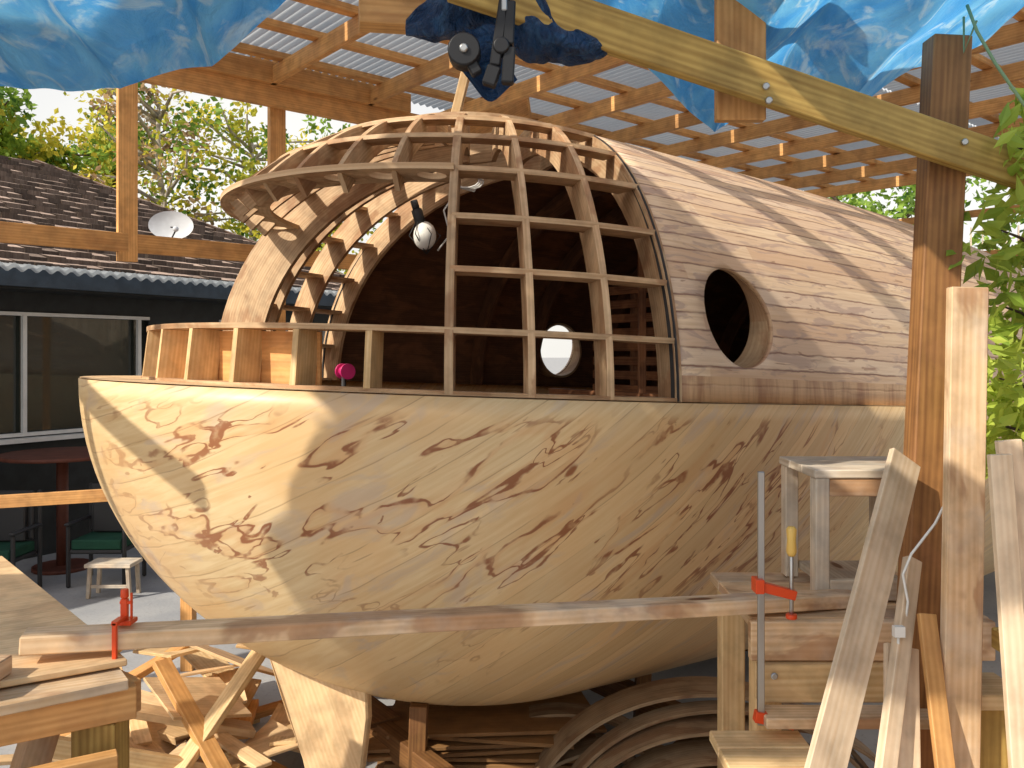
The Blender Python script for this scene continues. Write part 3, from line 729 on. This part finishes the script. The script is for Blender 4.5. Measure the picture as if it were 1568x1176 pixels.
b=B(); dc=HP(2.9,1.15,4.15)
fw=V((.25,-.95,.15)).normalized(); rt=fw.cross(V((0,0,1))).normalized(); up_=rt.cross(fw)
b.grid(lambda a,c:dc+rt*(math.cos(a*6.2832)*.30*c)+up_*(math.sin(a*6.2832)*.21*c)-fw*(.06*(1-c*c)),36,8,0)
b.tube([dc-fw*.06,dc-fw*.2-up_*.1,HP(2.9,1.3,3.9)],.02,1,8); b.tube([dc-up_*.22,dc+fw*.3-up_*.16-rt*.1],.012,1,6); b.ball(dc+fw*.3-up_*.14-rt*.1,.04,0,8)
b.obj('satellite_dish',['dish','darkmetal'])
def chair(x,y):
    b=B(); 
    for dx in (-.28,.28):
        b.box((x+dx-.02,y-.25,0),(x+dx+.02,y-.21,.62),0); b.box((x+dx-.02,y+.21,0),(x+dx+.02,y+.25,.98),0); b.box((x+dx-.03,y-.27,.62),(x+dx+.03,y+.24,.65),0)
    b.box((x-.26,y-.25,.34),(x+.26,y+.24,.38),0); b.box((x-.25,y-.24,.381),(x+.25,y+.2,.48),1); b.box((x-.25,y+.16,.5),(x+.25,y+.205,.98),0); b.box((x-.2,y+.1,.49),(x+.2,y+.155,.9),0)
    b.obj('patio_chair',['darkmetal','green'],bevel=.012)
chair(-4.15,8.75); chair(-5.0,8.3); chair(-3.3,9.3)
b=B(); x,y=-3.85,8.25
b.box((x-.22,y-.14,.30),(x+.22,y+.14,.335),0)
for dx in (-.18,.18):
    for dy in (-.1,.1): b.beam((x+dx*1.1,y+dy,0),(x+dx,y+dy,.30),.035,.035,0)
b.box((x-.17,y-.11,.1),(x+.17,y-.085,.13),0); b.obj('wooden_stool',['grey'],bevel=.003)
b=B(); b.tube([(-4.9,9.3,1.22),(-4.9,9.3,1.26)],.62,0,32); b.tube([(-4.9,9.3,0),(-4.9,9.3,1.22)],.06,0,12); b.tube([(-4.9,9.3,0),(-4.9,9.3,.04)],.3,0,20); b.obj('round_patio_table',['brownleather'])

# ground, fence
b=B(); b.grid(lambda a,c:V((-400+800*a,-400+800*c,0)),8,8,0,smooth=False); b.obj('ground',['concrete'])
b=B()
p0,p1=V((1.5,15.5,0)),V((16,7.5,0)); d=(p1-p0); n_=int(d.length/.15)
for i in range(n_):
    q=p0+d*(i/n_); z=random.uniform(4.15,4.2); b.beam(q,q+V((0,0,z)),.14,.02,0,up=d.normalized())
b.obj('tall_fence',['grey'])

# vegetation
def leaves(b,c,r,n,size,mat=0,flat=1.0,lo=0,hi=1,elong=1.6):
    c=V(c)
    for _ in range(n):
        while True:
            p=V((random.uniform(-1,1),random.uniform(-1,1),random.uniform(-1,1)))
            if p.length<1: break
        p=V((p.x*r,p.y*r,p.z*r*flat))+c
        d=V((random.gauss(0,1),random.gauss(0,1),random.gauss(0,.8)-.3)).normalized(); s_=d.cross(V((random.gauss(0,1),random.gauss(0,1),random.gauss(0,1)))).normalized()
        l=size*random.uniform(.6,1.3); w=l/elong/2; nn_=d.cross(s_)*l*.12
        bb=len(b.v); b.v.extend([p,p+d*l*.5+s_*w,p+d*l+nn_,p+d*l*.5-s_*w])
        b.face([bb,bb+1,bb+2,bb+3],[(0,0),(1,0),(1,1),(0,1)],mat,random.uniform(lo,hi))
def tree(name,base,h,cr,nb,mats,leafm,n,size,barkr=.16,clump=.7,z0=.35,seed=1,lo=0,hi=1):
    random.seed(seed); b=B(); base=V(base)
    P=[base+V((noise.noise(V((k*.7,seed,0)))*.5*k/6,noise.noise(V((k*.7,seed,5)))*.5*k/6,h*.75*k/6)) for k in range(7)]
    b.tube(P,barkr,0,8,1,barkr*.25)
    for k in range(nb):
        f=random.uniform(z0,1.0); i=min(int(f*6),5); s=P[i].lerp(P[i+1],f*6-i)
        a=random.uniform(0,6.28); L=cr*random.uniform(.5,1.0)*(1.15-.5*abs(f-.55)); en=s+V((math.cos(a)*L,math.sin(a)*L,L*random.uniform(.2,.75)))
        mid=s.lerp(en,.5)+V((random.uniform(-.3,.3),random.uniform(-.3,.3),random.uniform(-.1,.3)))
        b.tube([s,mid,en],barkr*.32,0,5,1,.015)
        for c in (mid,en,s.lerp(mid,.6)+V((random.uniform(-.5,.5),random.uniform(-.5,.5),.3)),en+V((random.uniform(-.6,.6),random.uniform(-.6,.6),random.uniform(-.3,.6)))):
            tn=random.uniform(lo,hi); leaves(b,c,clump*random.uniform(.5,1.1),n,size,random.choice(leafm),.8,max(0,tn-.35),min(1,tn+.35))
    b.obj(name,mats)
tree('leafy_tree',(-11.8,19,0),9.6,2.4,32,['darkbark','leaf','leafy'],[1,1,2],95,.19,seed=3,clump=.7)
tree('leafy_tree',(-10.2,22,0),10.2,2.2,28,['darkbark','leaf','leafy','leafb'],[1,2,2,3],80,.19,seed=5,clump=.7)
tree('sycamore_tree',(-8.2,20,0),11,2.4,24,['bark','leafy','leafb','leaf'],[1,2,1,3],24,.17,.17,.6,seed=9)
tree('sycamore_tree',(-6.4,21,0),10.5,2.2,22,['bark','leafy','leafb','leaf'],[1,1,3],24,.17,.16,.6,seed=12)
tree('leafy_tree',(-4.6,20,0),8.4,1.8,24,['darkbark','leafy','leaf'],[1,1,2],50,.16,seed=15,clump=.6)
tree('leafy_tree',(-14,17,0),9,2.4,24,['darkbark','leafy','leaf'],[1,1,2],80,.18,seed=16)
tree('leafy_tree',(6.5,16,0),6.5,2.2,20,['darkbark','leaf'],[1],60,.16,seed=25)
tree('leafy_tree',(10.5,13.5,0),6.5,2.2,20,['darkbark','leaf'],[1],60,.16,seed=26)
random.seed(31); b=B()
for k in range(60): leaves(b,(random.uniform(-16,-2),random.uniform(24,27),random.uniform(1,5.4)),1.0,60,.25,random.choice((0,0,1)),1,0,.7)
b.obj('background_hedge',['leaf','leafy'])
random.seed(41); b=B()
b.tube([(1.95,2.9,0),(1.92,2.9,1.0),(1.95,2.88,2.0),(1.85,2.85,2.8),(1.8,2.8,3.3)],.035,0,8,1,.01)
for (x,y,z,r,n,lo,hi) in ((1.60,2.7,3.0,.11,40,.6,1),(1.72,2.8,2.88,.14,66,.4,1),(1.56,2.72,2.74,.12,50,.3,.9),(1.70,2.85,2.6,.15,70,.2,.8),(1.58,2.75,2.5,.11,40,.2,.9),(1.68,2.8,2.38,.14,66,.4,1),(1.52,2.66,2.27,.12,66,.65,1),(1.50,2.64,2.13,.11,66,.7,1),(1.64,2.70,2.16,.13,60,.5,1),(1.78,2.8,3.1,.15,50,.4,1),(1.66,2.72,3.14,.08,22,.6,1),(1.60,2.70,2.02,.09,30,.6,1)):
    leaves(b,(x,y,z),r,n,.095,1,1.1,lo,hi,2.6); b.tube([(1.9,2.87,z-.15),(x+.08,y+.03,z-.02),(x,y,z)],.008,0,5,1,.003)
b.obj('citrus_tree',['darkbark','citrus'])

# light
S=V((-.62,-.50,.60)).normalized()
sun=bpy.data.lights.new('sun','SUN'); sun.energy=5; sun.angle=math.radians(.6); sun.color=(1,.92,.78)
so=bpy.data.objects.new('sun',sun); sc.collection.objects.link(so); so.rotation_euler=S.to_track_quat('Z','Y').to_euler()
w=bpy.data.worlds.new('World'); sc.world=w; w.use_nodes=True
nt=w.node_tree; sk=nt.nodes.new('ShaderNodeTexSky'); sk.sky_type='NISHITA'; sk.sun_disc=False
sk.sun_elevation=math.asin(S.z); sk.sun_rotation=math.atan2(S.x,S.y); sk.air_density=1.0; sk.dust_density=4.0
tc=nt.nodes.new('ShaderNodeTexCoord'); sx=nt.nodes.new('ShaderNodeSeparateXYZ'); nt.links.new(tc.outputs['Generated'],sx.inputs[0])
mr=nt.nodes.new('ShaderNodeMapRange'); mr.interpolation_type='SMOOTHSTEP'; mr.inputs[1].default_value=.85; mr.inputs[2].default_value=.15; mr.inputs[3].default_value=.05; mr.inputs[4].default_value=.70; nt.links.new(sx.outputs[2],mr.inputs[0])
nz=nt.nodes.new('ShaderNodeTexNoise'); nz.inputs['Scale'].default_value=2.5; nz.inputs['Detail'].default_value=5; nt.links.new(tc.outputs['Generated'],nz.inputs['Vector'])
mu=nt.nodes.new('ShaderNodeMath'); mu.operation='MULTIPLY_ADD'; nt.links.new(nz.outputs[0],mu.inputs[0]); mu.inputs[1].default_value=.5; nt.links.new(mr.outputs[0],mu.inputs[2])
m2=nt.nodes.new('ShaderNodeMath'); m2.operation='SUBTRACT'; m2.use_clamp=True; nt.links.new(mu.outputs[0],m2.inputs[0]); m2.inputs[1].default_value=.2
mxn=nt.nodes.new('ShaderNodeMix'); mxn.data_type='RGBA'; nt.links.new(m2.outputs[0],mxn.inputs[0]); nt.links.new(sk.outputs[0],mxn.inputs[6]); mxn.inputs[7].default_value=(9.2,8.9,8.3,1)
bg=nt.nodes['Background']; nt.links.new(mxn.outputs[2],bg.inputs[0]); bg.inputs[1].default_value=.135
cam=bpy.data.cameras.new('camera'); cam.lens=30; cam.sensor_width=36; cam.shift_y=-48/1568; cam.clip_end=1500; cam.clip_start=.05
cob=bpy.data.objects.new('camera',cam); sc.collection.objects.link(cob); cob.location=(0,0,2.35); cob.rotation_euler=(math.radians(90),0,0)
sc.camera=cob
sc.view_settings.view_transform='Standard'; sc.view_settings.look='None'; sc.view_settings.exposure=0
